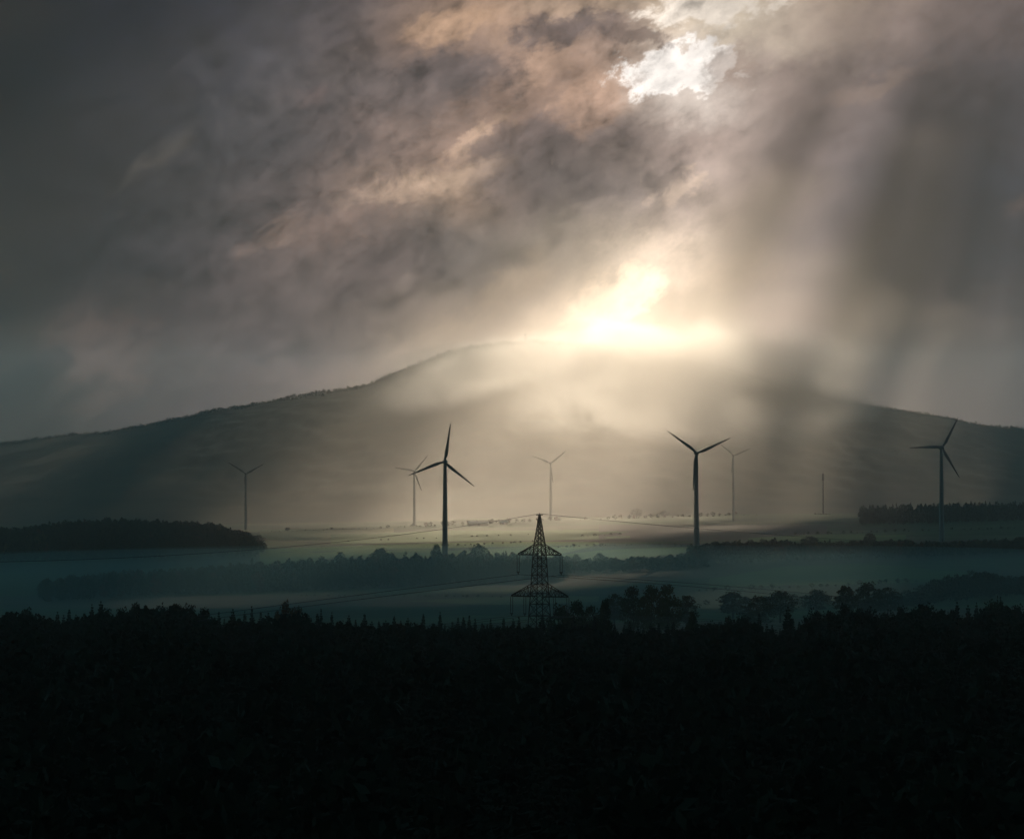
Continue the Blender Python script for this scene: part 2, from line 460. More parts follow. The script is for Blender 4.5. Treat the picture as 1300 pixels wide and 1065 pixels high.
field([(520, 2040, 2050), (600, 1990, 2090), (680, 1960, 2110), (760, 1990, 2060)], 'stubble')
field([(690, 2640, 2700), (760, 2630, 2790), (850, 2680, 2820), (905, 2780, 2800)], 'winter')
field([(330, 2650, 2950), (450, 2640, 3250), (600, 2660, 3300), (700, 2700, 3200), (760, 2900, 3100)], 'winter')
field([(420, 3330, 4200), (560, 3380, 4400), (700, 3300, 4300), (800, 3300, 3900)], 'meadow', 0.5)
field([(900, 2150, 2330), (1000, 2160, 2480), (1100, 2120, 2480), (1230, 2120, 2300)], 'meadow')
field([(760, 3250, 4500), (900, 3100, 4300), (1050, 3300, 3900)], 'plough', 0.6)
field([(950, 2900, 3150), (1050, 2850, 3250), (1150, 2900, 3150)], 'meadow')
field([(800, 1750, 1790), (880, 1740, 1800)], 'stubble')
field([(330, 3700, 4600), (400, 3700, 4700), (500, 4300, 4700)], 'stubble')

# ---------------------------------------------------------------- the forested mountain
CREST = [(-900, 625), (-300, 596), (0, 567), (80, 556), (140, 548), (250, 528), (330, 512), (400, 499), (470, 487), (530, 462),
         (565, 450), (600, 440), (640, 434), (700, 432), (780, 437), (850, 450), (930, 474), (1000, 494), (1050, 507), (1100, 515),
         (1180, 527), (1240, 540), (1300, 548), (1500, 575), (2200, 632)]
CY = 7500.0


def crest_z(px):
    return P(0, float(np.interp(px, [c[0] for c in CREST], [c[1] for c in CREST])), CY).z


def hill_z(x, Y):
    px = 650 + F * x / max(Y, 500)
    base = zflat(px, Y)
    top = crest_z(650 + F * x / CY)
    if Y < CY:
        t = (Y - 5850) / (CY - 5850)
        t = max(0.0, min(1.0, t))
        s = t * t * (3 - 2 * t) * 0.55 + t * 0.45
    else:
        t = max(0.0, min(1.0, (9000 - Y) / (9000 - CY)))
        s = t * t * (3 - 2 * t)
    bump = 5.5 * fbm(x, Y, 55, 3) + 3.0 * fbm(x + 91, Y, 18, 2) + 14 * fbm(x, Y, 520, 3)
    return base - 2 + (top - base + 2) * s + bump * min(1, s * 4)


M_HILL = mat('hill_forest_canopy', (0.030, 0.045, 0.022), 1.0, 0, 0.007, (0.085, 0.075, 0.035), detail=10)
hx = np.concatenate([np.arange(-4200, -1700, 60), np.arange(-1700, 1700, 13), np.arange(1700, 4201, 60)])
hy = np.concatenate([np.arange(5820, 7300, 26), np.arange(7300, 7620, 13), np.arange(7620, 9001, 60)])
hv, hf = grid_mesh(hx, hy, hill_z)
tag(mesh_obj('hill', hv, hf, M_HILL, smooth=True), kind='structure')

# ================================================================ tree prototypes (numpy)
rng = np.random.default_rng(7)


def quads(C, size, rng, flat=0.6):
    """random leaf quads at centres C"""
    n = len(C)
    a = rng.normal(size=(n, 3)); a /= np.linalg.norm(a, axis=1)[:, None]
    b = rng.normal(size=(n, 3)); b -= a * (a * b).sum(1)[:, None]; b /= np.linalg.norm(b, axis=1)[:, None]
    s = (size * rng.uniform(0.6, 1.3, n))[:, None]
    V_ = np.stack([C - a * s - b * s * flat, C + a * s - b * s * flat, C + a * s + b * s * flat, C - a * s + b * s * flat], 1)
    return V_.reshape(-1, 3), np.arange(4 * n).reshape(n, 4)


def decid_crown(h, w, n_lobes, n_leaf, leaf, rng, base=0.12):
    """crown of many leaf clumps, uneven outline, gaps"""
    C = []
    for i in range(n_lobes):
        t = rng.uniform(0, 1)
        z = h * (base + (1 - base) * (0.12 + 0.8 * t))
        rad = w * 0.5 * math.sqrt(max(0.05, 1 - (2 * (t - 0.42)) ** 2 * 0.85))
        th = rng.uniform(0, 2 * math.pi); r = rad * math.sqrt(rng.uniform(0.05, 1)) * 0.82
        cl = np.array([r * math.cos(th), r * math.sin(th), z])
        sz = w * rng.uniform(0.09, 0.19)
        d = rng.normal(size=(n_leaf, 3)); d /= np.linalg.norm(d, axis=1)[:, None]
        d *= (rng.uniform(0.3, 1, (n_leaf, 1)) ** 0.5) * sz
        d[:, 2] *= 0.75
        C.append(cl + d)
    return quads(np.concatenate(C), leaf, rng)


def spruce_crown(h, w, layers, per, rng, leaf=0.5):
    V_, F_ = [], []
    for i in range(layers):
        t = (i + rng.uniform(-0.3, 0.3)) / layers
        t = min(max(t, 0), 0.99)
        z = h * (0.06 + 0.94 * t)
        r = w * 0.5 * (1 - t) ** 0.74 * rng.uniform(0.75, 1.15) + 0.12
        for k in range(per):
            th = rng.uniform(0, 2 * math.pi); rr = r * rng.uniform(0.7, 1.1)
            c, s = math.cos(th), math.sin(th); wd = 0.22 * rr + 0.16
            dr = rr * rng.uniform(0.05, 0.45)
            b = len(V_)
            V_ += [(0, 0, z + 0.12 * rr), (c * rr * .6 - s * wd, s * rr * .6 + c * wd, z - dr * .5), (c * rr, s * rr, z - dr * .7),
                   (c * rr * .6 + s * wd, s * rr * .6 - c * wd, z - dr * .5 - 0.5 * wd)]
            F_.append((b, b + 1, b + 2, b + 3))
            b = len(V_)
            V_ += [(c * rr * .15, s * rr * .15, z), (c * rr * .75, s * rr * .75, z - dr * .2), (c * rr * .95, s * rr * .95, z - dr * .9), (c * rr * .5, s * rr * .5, z - dr - 0.45)]
            F_.append((b, b + 1, b + 2, b + 3))
    return np.array(V_, float), np.array(F_)


def tube(pts, radii, n=7):
    V_, F_ = [], []
    pts = [Vector(p) for p in pts]
    for i, p in enumerate(pts):
        d = (pts[min(i + 1, len(pts) - 1)] - pts[max(i - 1, 0)]).normalized()
        u = d.orthogonal().normalized() if abs(d.z) < 0.9 else Vector((1, 0, 0)) - d * d.x
        u.normalize(); v = d.cross(u)
        for k in range(n):
            a = 2 * math.pi * k / n
            V_.append(p + (u * math.cos(a) + v * math.sin(a)) * radii[i])
    for i in range(len(pts) - 1):
        for k in range(n):
            a = i * n + k; b = i * n + (k + 1) % n
            F_.append((a, b, b + n, a + n))
    F_.append(tuple(range(n))[::-1]); F_.append(tuple(range(len(V_) - n, len(V_))))
    return V_, F_


def joined(parts):
    V_, F_ = [], []
    for v, f in parts:
        b = len(V_); V_ += list(v); F_ += [tuple(i + b for i in q) for q in f]
    return V_, F_


def decid_trunk(h, w, rng):
    parts = [tube([(0, 0, -1), (0.1, 0.05, h * .2), (-0.15, 0.1, h * .42), (0.1, 0, h * .75)], [h * .022, h * .017, h * .012, h * .004])]
    for i in range(7):
        th = i * 2.4 + rng.uniform(-.4, .4); z0 = h * rng.uniform(.18, .45); l = w * rng.uniform(.28, .42)
        parts.append(tube([(0, 0, z0), (math.cos(th) * l * .5, math.sin(th) * l * .5, z0 + h * .13), (math.cos(th) * l, math.sin(th) * l, z0 + h * .30)],
                          [h * .010, h * .006, h * .002], 5))
    return joined(parts)


def spruce_trunk(h):
    return tube([(0, 0, -1), (0, 0, h * .5), (0, 0, h * .99)], [h * .014, h * .008, h * .001], 6)


# prototypes are unit-ish: height 20 m
PRO = {'spruce': [], 'broad': []}
for i in range(5):
    w = [6.4, 5.6, 7.6, 7.0, 6.0][i]
    PRO['spruce'].append((spruce_crown(20, w, 34, 11, rng), spruce_trunk(20)))
for i in range(5):
    w = [13, 11, 15, 12, 9][i]
    PRO['broad'].append((decid_crown(20, w, 85, 34, 0.30, rng), decid_trunk(20, w, rng)))
LOW = {'spruce': [spruce_crown(20, w, 20, 6, rng) for w in (4.6, 5.4, 6)],
       'broad': [decid_crown(20, w, 34, 12, 0.62, rng, 0.05) for w in (13, 15, 12, 16)],
       'far': [decid_crown(20, w, 22, 9, 1.0, rng, 0.0) for w in (14, 17, 12, 15)]}

PROTO_MESH = {}
counter = {}


def tree(kind, i, x, y, z, hgt, wfac, leafmat, label, cat, group, rz=None, name=None):
    key = (kind, i, leafmat.name)
    root = empty(name or ('spruce_tree' if kind == 'spruce' else 'broadleaf_tree'), (x, y, z), random.uniform(0, 6.28) if rz is None else rz)
    s = hgt / 20
    root.scale = (s * wfac, s * wfac, s)
    if key not in PROTO_MESH:
        (cv, cf), (tv, tf) = PRO[kind][i]
        c_ = mesh_obj('crown', cv, cf, leafmat, root)
        t_ = mesh_obj('trunk', tv, tf, M_BARK, root)
        PROTO_MESH[key] = (c_, t_)
    else:
        for src in PROTO_MESH[key]:
            c = src.copy(); COL.objects.link(c); c.parent = root
    tag(root, label, cat, group)
    return root


def wood(name, items, mats, label, cat='wood', kind='stuff'):
    """one mass of trees: items (lowkey, idx, x, y, z, h, wfac, matindex)"""
    VV, FF, MM = [], [], []
    off = 0
    for (lk, i, x, y, z, h_, wf, mi) in items:
        v, f = LOW[lk][i]
        a = rng.uniform(0, 6.28); s = h_ / 20
        R_ = np.array([[math.cos(a), -math.sin(a), 0], [math.sin(a), math.cos(a), 0], [0, 0, 1]])
        q = (v @ R_.T) * np.array([s * wf, s * wf, s]) + np.array([x, y, z])
        VV.append(q); FF.append(f + off); MM.append(np.full(len(f), mi)); off += len(v)
    o = mesh_obj(name, np.concatenate(VV), np.concatenate(FF), mats, midx=np.concatenate(MM))
    return tag(o, label, cat, kind=kind)


random.seed(11)
# ================================================================ black foreground forest
SKYLINE = [(-200, 776), (0, 776), (20, 771), (40, 772), (60, 779), (90, 778), (115, 772), (140, 769), (160, 766), (180, 763), (205, 766), (230, 764),
           (262, 771), (280, 784), (300, 780), (340, 778), (362, 772), (382, 770), (400, 784), (440, 783), (470, 785), (500, 786), (560, 787),
           (640, 788), (700, 788), (760, 788), (790, 792), (860, 792), (880, 782), (900, 788), (915, 780), (935, 775), (955, 780), (975, 792),
           (1015, 790), (1030, 772), (1060, 766), (1090, 767), (1120, 773), (1150, 769), (1170, 764), (1200, 768), (1230, 778),
           (1245, 768), (1262, 758), (1285, 764), (1300, 766), (1500, 770)]
skx = [s[0] for s in SKYLINE]; sky_ = [s[1] for s in SKYLINE]
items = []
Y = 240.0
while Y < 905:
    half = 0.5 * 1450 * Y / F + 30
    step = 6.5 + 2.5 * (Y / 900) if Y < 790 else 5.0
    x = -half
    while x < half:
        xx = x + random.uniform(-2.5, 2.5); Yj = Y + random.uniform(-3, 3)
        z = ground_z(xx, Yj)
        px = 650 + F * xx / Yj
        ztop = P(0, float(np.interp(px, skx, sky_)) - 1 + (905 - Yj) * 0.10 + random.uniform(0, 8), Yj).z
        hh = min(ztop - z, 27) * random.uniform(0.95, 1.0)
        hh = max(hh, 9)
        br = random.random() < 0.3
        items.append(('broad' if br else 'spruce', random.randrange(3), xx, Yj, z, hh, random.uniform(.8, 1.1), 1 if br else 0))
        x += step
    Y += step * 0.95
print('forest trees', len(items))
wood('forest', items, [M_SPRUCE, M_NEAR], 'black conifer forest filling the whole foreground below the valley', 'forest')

# individual trees standing out on the forest skyline: (px, top row, kind, width factor, label)
SKT = []
def where(px):
    marks = [(-100, 'beyond the left edge'), (20, 'at the far left edge'), (90, 'below the left wood'), (120, 'left of the domed grove'),
             (160, 'on the left half of the domed grove'), (215, 'on the right half of the domed grove'), (270, 'at the right foot of the domed grove'),
             (320, 'left of the rusty trees'), (368, 'in the forest edge'), (405, 'right of the rusty trees'),
             (450, 'below the dark wood belt'), (510, 'below the turbine pair'), (560, 'below the nearest turbine'),
             (605, 'between nearest turbine and pylon'), (648, 'at the left foot of the pylon'), (690, 'in front of the pylon'),
             (740, 'at the right foot of the pylon'), (800, 'in front of the big round trees'), (860, 'below the big right turbine'),
             (930, 'on the domed clump right of centre'), (985, 'left of the lone broad spruce'), (1020, 'right of the lone broad spruce'),
             (1060, 'below the thin mast'), (1110, 'between mast and rightmost turbine'), (1155, 'left of the rightmost turbine'),
             (1195, 'below the rightmost turbine'), (1245, 'right of the rightmost turbine'), (1290, 'at the right edge')]
    return min(marks, key=lambda m_: abs(m_[0] - px))[1]
px = -8.0
prev = None
while px < 1312:
    t = float(np.interp(px, skx, sky_))
    lush = 130 < px < 270 or 905 < px < 962 or 1030 < px < 1215 or px > 1240 or 10 < px < 55
    if lush:
        SKT.append((px, t + random.uniform(-2, 5), 'broad', random.uniform(.55, .8)))
        px += random.uniform(15, 22)
    else:
        SKT.append((px, t + random.choice([-9, -5, -2, 0, 2, 4, 5]) + random.uniform(-2, 2), 'spruce', random.uniform(.8, 1.35)))
        px += random.uniform(6.5, 12)
tot, seen = {}, {}
def kind_of(px, k): return 'rusty autumn trees' if 345 < px < 392 else ('black spruces' if k == 'spruce' else 'black round trees')
for (px, t, k, wf) in SKT:
    q = kind_of(px, k) + ' ' + where(px); tot[q] = tot.get(q, 0) + 1
ORD = ['first', 'second', 'third', 'fourth', 'fifth', 'sixth', 'seventh', 'eighth', 'ninth', 'tenth', 'eleventh', 'twelfth', 'thirteenth']
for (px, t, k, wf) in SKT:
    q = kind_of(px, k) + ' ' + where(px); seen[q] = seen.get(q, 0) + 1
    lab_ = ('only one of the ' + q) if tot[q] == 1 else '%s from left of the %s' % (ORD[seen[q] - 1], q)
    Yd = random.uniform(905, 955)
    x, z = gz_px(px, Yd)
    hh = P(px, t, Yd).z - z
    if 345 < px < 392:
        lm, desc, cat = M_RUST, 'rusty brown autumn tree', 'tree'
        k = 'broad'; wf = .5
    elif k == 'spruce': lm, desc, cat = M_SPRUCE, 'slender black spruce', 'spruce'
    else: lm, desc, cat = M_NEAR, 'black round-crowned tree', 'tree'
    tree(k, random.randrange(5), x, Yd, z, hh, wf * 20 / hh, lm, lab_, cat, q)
# named singles on the skyline: px, top, Y, kind, idx, width factor, mat, label
SING = [
 (296, 771, 890, 'spruce', 2, 1.2, M_SPRUCE, 'broad black spruce between the round-topped grove and the pointed spire spruce'),
 (320, 767, 890, 'spruce', 1, .9, M_SPRUCE, 'thin spire spruce rising just left of the rusty trees'),
 (408, 770, 890, 'spruce', 0, .7, M_SPRUCE, 'narrow dark spruce just right of the rusty trees'),
 (559, 775, 890, 'spruce', 3, .8, M_SPRUCE, 'black spruce tip poking up below the nearest turbine tower'),
 (588, 780, 900, 'spruce', 4, .8, M_SPRUCE, 'second black spruce tip between the nearest turbine and the pylon'),
 (768, 755, 880, 'broad', 4, .62, M_LEAF2, 'ragged black tree standing tall just right of the pylon'),
 (880, 774, 885, 'broad', 1, .62, M_LEAF2, 'small upright black tree between the big round trees and the domed clump'),
 (1000, 768, 885, 'spruce', 2, 1.35, M_SPRUCE, 'lone broad black spruce under the right end of the valley hedges'),
 (1214, 762, 885, 'spruce', 3, 1.2, M_SPRUCE, 'pointed black spruce below the rightmost turbine'),
 (1228, 766, 880, 'spruce', 2, 1.1, M_SPRUCE, 'black spruce right beside the pointed one below the rightmost turbine'),
 (1262, 757, 880, 'broad', 2, .75, M_LEAF2, 'tallest black round tree near the right edge of the forest'),
]
for (px, t, Yd, k, i, wf, lm, lab) in SING:
    x, z = gz_px(px, Yd)
    hh = P(px, t, Yd).z - z
    tree(k, i, x, Yd, z, hh, wf * 20 / hh, lm, lab, 'spruce' if k == 'spruce' else 'tree', None)

# ================================================================ trees in the valley
VAL = [  # px, top row, base row approx, Y, width px, idx, mat, label
 (804, 743, 1290, 40, 0, M_LEAF2, 'dark oval tree, left one of the big trees right of the pylon'),
 (827, 740, 1260, 44, 2, M_LEAF, 'big brownish round tree in the middle of the big trees right of the pylon'),
 (848, 741, 1275, 46, 0, M_LEAF, 'big brownish round tree, right one of the big trees right of the pylon'),
 (872, 754, 1400, 34, 3, M_LEAF2, 'pale hazy tree at the right foot of the big round trees'),
 (780, 752, 1450, 34, 3, M_LEAF2, 'faint hazy tree at the left foot of the big round trees'),
 (712, 765, 1030, 42, 1, M_LEAF2, 'dark bushy tree directly right of the pylon leg'),
 (731, 762, 1040, 44, 0, M_LEAF2, 'dark bushy tree, middle one of the grove right of the pylon'),
 (750, 766, 1030, 42, 3, M_LEAF2, 'dark bushy tree, right one of the grove right of the pylon'),
 (962, 756, 1400, 50, 0, M_LEAF2, 'dark round tree in the mist above the domed clump'),
 (990, 748, 1500, 50, 2, M_LEAF2, 'hazy round tree in the mist behind the lone broad spruce'),
 (930, 750, 1600, 46, 1, M_LEAF2, 'faint round tree in the mist between big trees and dark round tree'),
 (1073, 741, 1450, 34, 4, M_LEAF2, 'compact dark tree with flat top in the valley below the mast'),
 (1101, 738, 1520, 42, 1, M_LEAF2, 'dark round tree in the valley just right of the flat-topped one'),
 (1126, 744, 1560, 40, 3, M_LEAF2, 'dark round tree at the left foot of the right hillside wood'),
 (1035, 748, 1650, 46, 0, M_LEAF2, 'faint hazy tree left of the flat-topped tree in the valley'),
 (731, 703, 2580, 15, 0, M_LEAF2, 'small round tree before the sunny green strip, left of two'),
 (761, 701, 2580, 18, 2, M_LEAF2, 'small round tree before the sunny green strip, right of two'),
 (607, 690, 2570, 30, 2, M_LEAF2, 'tallest round crown in the wood belt right of the nearest turbine'),
 (554, 691, 2560, 20, 0, M_LEAF2, 'round crown in the wood belt just left of the nearest turbine'),
 (483, 694, 2540, 34, 2, M_LEAF2, 'broad crown in the wood belt below the far turbine pair'),
 (432, 699, 2520, 18, 3, M_LEAF2, 'small crown standing proud on the left end of the wood belt'),
 (1028, 680, 2750, 26, 1, M_LEAF2, 'dark tree standing proud of the right hedge below the mast'),
 (1104, 676, 2760, 18, 4, M_LEAF, 'sparse tree standing proud of the right hedge near the rightmost turbine'),
]
for (px, t, Yd, wpx, i, lm, lab) in VAL:
    x, z = gz_px(px, Yd)
    hh = P(px, t, Yd).z - z
    w0 = [13, 11, 15, 12, 9][i]
    tree('broad', i, x, Yd, z, hh, (wpx * Yd / F) / w0 * 20 / hh, lm, lab, 'tree', None)


def band(pxa, pxb, yfun, depth, tops, step, lk='far', rust=0.08, hmin=5, hmax=24, wf=(.8, 1.1)):
    """trees of a wood or hedge between two azimuths; top rows given by a profile"""
    out = []
    d = 0.0
    while d <= depth:
        px = pxa
        while px < pxb:
            Yc = float(np.interp(px, [q[0] for q in yfun], [q[1] for q in yfun])) - d + random.uniform(-step, step) * .4
            x, z = gz_px(px, Yc)
            x += random.uniform(-step, step) * .3
            top = float(np.interp(px, [q[0] for q in tops], [q[1] for q in tops])) + (tnoise(px) if depth > 0 else 0)
            hh = P(px, top + random.uniform(-3, 5), Yc).z - z
            if d > 0: hh = min(hh, hmax * random.uniform(.7, 1))
            hh = max(min(hh, hmax), hmin)
            r = random.random()
            mi = 2 if r < rust else (3 if r < rust * 1.6 else random.randrange(2))
            w_ = random.uniform(*wf) * min(1.0, 14 / hh + .3)
            out.append((lk, random.randrange(4), x, Yc, z - 0.5, hh, w_ * 20 / max(hh, 8) * .8, mi))
            px += step * F / Yc * random.uniform(.7, 1.3)
        d += step * 1.1
    return out


def tnoise(px): return 3.2 * mnoise.noise(Vector((px / 17.0, 2.2, 0.0))) + 2.0 * mnoise.noise(Vector((px / 6.0, 5.1, 0.0)))


WM = [M_LEAF2, M_LEAF, M_RUST, M_YEL]
wood('left_wood', band(-160, 332, [(-160, 3420), (332, 3330)], 540, [(-160, 674), (0, 670), (40, 668), (85, 660), (130, 658), (190, 659), (250, 663), (290, 669), (318, 680), (335, 692)], 12, rust=.02, hmax=22), WM,
     'dark wood covering the low knoll at the left of the valley')
wood('wood_belt', band(60, 720, [(60, 2270), (165, 2350), (330, 2470), (650, 2570), (720, 2590)], 190,
     [(60, 735), (110, 729), (165, 722), (232, 720), (330, 707), (400, 704), (480, 699), (590, 698), (650, 699), (720, 706)], 10, rust=.10, hmax=20), WM,
     'long belt of dark woodland with rusty crowns crossing below the turbines')
wood('wood_belt', band(715, 900, [(715, 2580), (900, 2620)], 130, [(715, 709), (780, 708), (860, 704), (900, 696)], 10, rust=.16, hmax=16), WM,
     'darker belt of trees below the sunny green strip right of the pylon')
wood('wood_belt', band(880, 1420, [(880, 2700), (1420, 2790)], 170, [(880, 692), (920, 688), (965, 682), (985, 683), (1010, 690), (1100, 686), (1200, 688), (1300, 683), (1420, 684)], 10, rust=.05, hmax=17), WM,
     'belt of dark woodland below the rightmost turbine')
wood('right_hillside_wood', band(1140, 1420, [(1140, 1800), (1240, 1900), (1420, 1960)], 110, [(1140, 757), (1170, 744), (1200, 730), (1240, 720), (1270, 728), (1300, 733), (1420, 726)], 9, lk='broad', rust=.02, hmax=18), WM,
     'dark rounded wood on the rising ground near the right edge')
wood('far_wood', band(1096, 1420, [(1096, 3950), (1420, 3950)], 160, [(1096, 638), (1110, 633), (1300, 634), (1420, 634)], 12, rust=.0, hmax=27, hmin=12), WM,
     'long flat-topped dark wood behind the rightmost turbine')


def hedge(label, pxa, pxb, Y0_, Y1_, tops, step=7, hmax=9, hmin=2, **kw):
    wood('hedgerow', band(pxa, pxb, [(pxa, Y0_), (pxb, Y1_)], 0, tops, step, hmax=hmax, hmin=hmin, **kw), WM, label, 'hedge', kind=None)


hedge('low hedge crossing the misty valley floor left of the pylon', 380, 640, 2180, 2090, [(380, 758), (640, 756)], 7, hmax=4)
hedge('hedge along the lower edge of the green field below the mast', 885, 1165, 2090, 2130, [(885, 746), (1165, 734)], 7, hmax=5)
hedge('row of bushes in the misty meadow right of the big round trees', 900, 1050, 1880, 1850, [(900, 757), (1050, 752)], 8, hmax=7)
hedge('dark hedge between the left wood and the wood belt', 150, 335, 2960, 2900, [(150, 708), (335, 700)], 7, hmax=7)
hedge('thin hedge climbing the field above the sunny green strip', 560, 700, 3020, 3250, [(560, 690), (700, 682)], 8, hmax=3)
hedge('dark hedge along the upper edge of the sunny green strip right of the pylon', 700, 842, 2860, 2900, [(700, 693), (760, 691), (842, 693)], 6, rust=.02)
hedge('dark hedge running right from the foot of the big turbine', 848, 1000, 2840, 2860, [(848, 690), (1000, 686)], 6, rust=.02)
hedge('faint hedge along the horizon of the fields behind the nearest turbine', 535, 720, 4800, 5000, [(535, 662), (600, 658), (660, 655), (720, 654)], 10)
hedge('faint hedge on the plain between the leftmost turbine and the turbine pair', 345, 520, 4650, 4800, [(345, 676), (420, 671), (520, 667)], 12)
hedge('faint dark line of bushes on the ridge right of the pylon tip', 735, 960, 5000, 5200, [(735, 656), (800, 651), (960, 651)], 12)
hedge('low bushes in the middle of the fields right of the pylon', 740, 790, 3650, 3650, [(740, 679), (790, 678)], 7, hmax=6)
hedge('thin hedge crossing the fields between the turbine pair and the pylon', 440, 690, 3600, 3900, [(440, 684), (690, 672)], 14, hmax=3, hmin=1.5)
hedge('bushes around the foot of the left turbine of the pair', 508, 545, 4880, 4880, [(508, 669), (526, 667), (545, 669)], 7, hmax=8)
hedge('bushes around the foot of the thin mast', 1034, 1054, 5180, 5180, [(1034, 652), (1054, 652)], 3, hmax=4, hmin=2)
hedge('thin dark hedge across the meadow under the far flat-topped wood', 985, 1300, 3280, 3350, [(985, 676), (1130, 670), (1300, 668)], 9, hmax=4, hmin=2)
for (px, t, Yd, wpx, lab) in [(808, 645, 5100, 18, 'faint round clump on the ridge between pylon and big turbine'),
                              (843, 648, 5150, 14, 'faint low clump on the ridge just left of the big turbine'),
                              (365, 669, 4700, 8, 'small faint tree on the plain right of the leftmost turbine')]:
    x, z = gz_px(px, Yd)
    hh = P(px, t, Yd).z - z
    tree('broad', 2, x, Yd, z, hh, (wpx * Yd / F) / 15 * 20 / hh, M_LEAF2, lab, 'tree', None)
# forest on the mountain's crest and face
items = []
for px in np.arange(-100, 1400, 2.4):
    for r in range(3):
        Yc = CY - 60 + r * 35 + random.uniform(-20, 20)
        x = (px + random.uniform(-2, 2) - 650) / F * Yc
        items.append(('far', random.randrange(4), x, Yc, hill_z(x, Yc) - 4, random.uniform(7, 13), random.uniform(.8, 1.3), random.randrange(2)))
wood('mountain_forest', items, WM, 'forest lining the long crest of the misty mountain', 'forest')

# ================================================================ wind turbines
def blade_mesh():
    R_ = 35.0
    st = [(0.0, 1.9, 1.9, 0), (0.04, 1.9, 1.8, 0), (0.1, 2.5, 1.3, 14), (0.18, 3.3, 0.9, 12), (0.26, 3.1, 0.65, 9), (0.4, 2.5, 0.45, 6),
          (0.55, 2.0, 0.32, 4), (0.7, 1.55, 0.24, 2), (0.85, 1.1, 0.16, 1), (0.95, 0.75, 0.1, 0), (1.0, 0.2, 0.05, 0)]
    V_, F_ = [], []
    n = 12
    for (t, ch, th, tw) in st:
        for k in range(n):
            a = 2 * math.pi * k / n
            x = math.cos(a) * ch / 2 + (ch * .18 if t > .08 else 0)
            y = math.sin(a) * th / 2 * (1 if x < 0 else .75)
            c, s = math.cos(math.radians(tw)), math.sin(math.radians(tw))
            V_.append((x * c - y * s, x * s + y * c, 1.2 + t * (R_ - 1.2)))
    for i in range(len(st) - 1):
        for k in range(n):
            a = i * n + k; b = i * n + (k + 1) % n
            F_.append((a, b, b + n, a + n))
    F_.append(tuple(range(len(V_) - n, len(V_))))
    return V_, F_


def lathe(prof, n=24, axis='z'):
    V_, F_ = [], []
    for (r, z) in prof:
        for k in range(n):
            a = 2 * math.pi * k / n
            V_.append((r * math.cos(a), r * math.sin(a), z) if axis == 'z' else (r * math.cos(a), z, r * math.sin(a)))
    for i in range(len(prof) - 1):
        for k in range(n):
            a = i * n + k; b = i * n + (k + 1) % n
            F_.append((a, b, b + n, a + n))
    F_.append(tuple(range(n))); F_.append(tuple(range(len(V_) - n, len(V_))))
    return V_, F_


def make_turbine():
    root = empty('wind_turbine', (0, 0, 0))
    v, f = lathe([(3.0, -8), (2.75, 0), (2.72, .3), (2.3, 30), (2.28, 30.1), (2.31, 30.2), (1.95, 56), (1.97, 56.2), (1.5, 83.0), (1.55, 83.3), (1.4, 84)], 28)
    tw = mesh_obj('tower', v, f, M_PAINT, root, True)
    mesh_obj('tower_door', [(-.45, -2.80, 0.4), (.45, -2.80, 0.4), (.45, -2.78, 2.6), (-.45, -2.78, 2.6), (-.45, -2.6, .4), (.45, -2.6, .4), (.45, -2.6, 2.6), (-.45, -2.6, 2.6)],
             [(0, 1, 2, 3), (0, 4, 5, 1), (1, 5, 6, 2), (2, 6, 7, 3), (3, 7, 4, 0), (4, 7, 6, 5)], M_DOOR, tw)
    v, f = lathe([(.3, 6.2), (1.2, 5.6), (1.85, 4.0), (2.2, 1.5), (2.25, -.5), (2.0, -1.8), (1.6, -2.2)], 20, 'y')
    v = [(x, y, z + 85) for x, y, z in v]
    mesh_obj('nacelle', v, f, M_PAINT, root, True)
    v, f = lathe([(1.65, -2.25), (1.7, -3.2), (1.5, -4.4), (.9, -5.2), (.1, -5.6)], 18, 'y')
    hb = mesh_obj('rotor_hub', v, f, M_PAINT, root, True)
    hb.location = (0, 0, 85)
    bv, bf = blade_mesh()
    bm_ = None
    for k in range(3):
        if bm_ is None:
            bm_ = mesh_obj('blade', bv, bf, M_BLADE, hb, True); b = bm_
        else:
            b = bm_.copy(); COL.objects.link(b); b.parent = hb
        b.location = (0, -3.3, 0)
        b.rotation_euler = (math.radians(0), 2 * math.pi * k / 3, 0)
    return root


def copy_tree(o, parent=None):
    c = o.copy(); COL.objects.link(c); c.parent = parent
    for ch in list(o.children): copy_tree(ch, c)
    return c


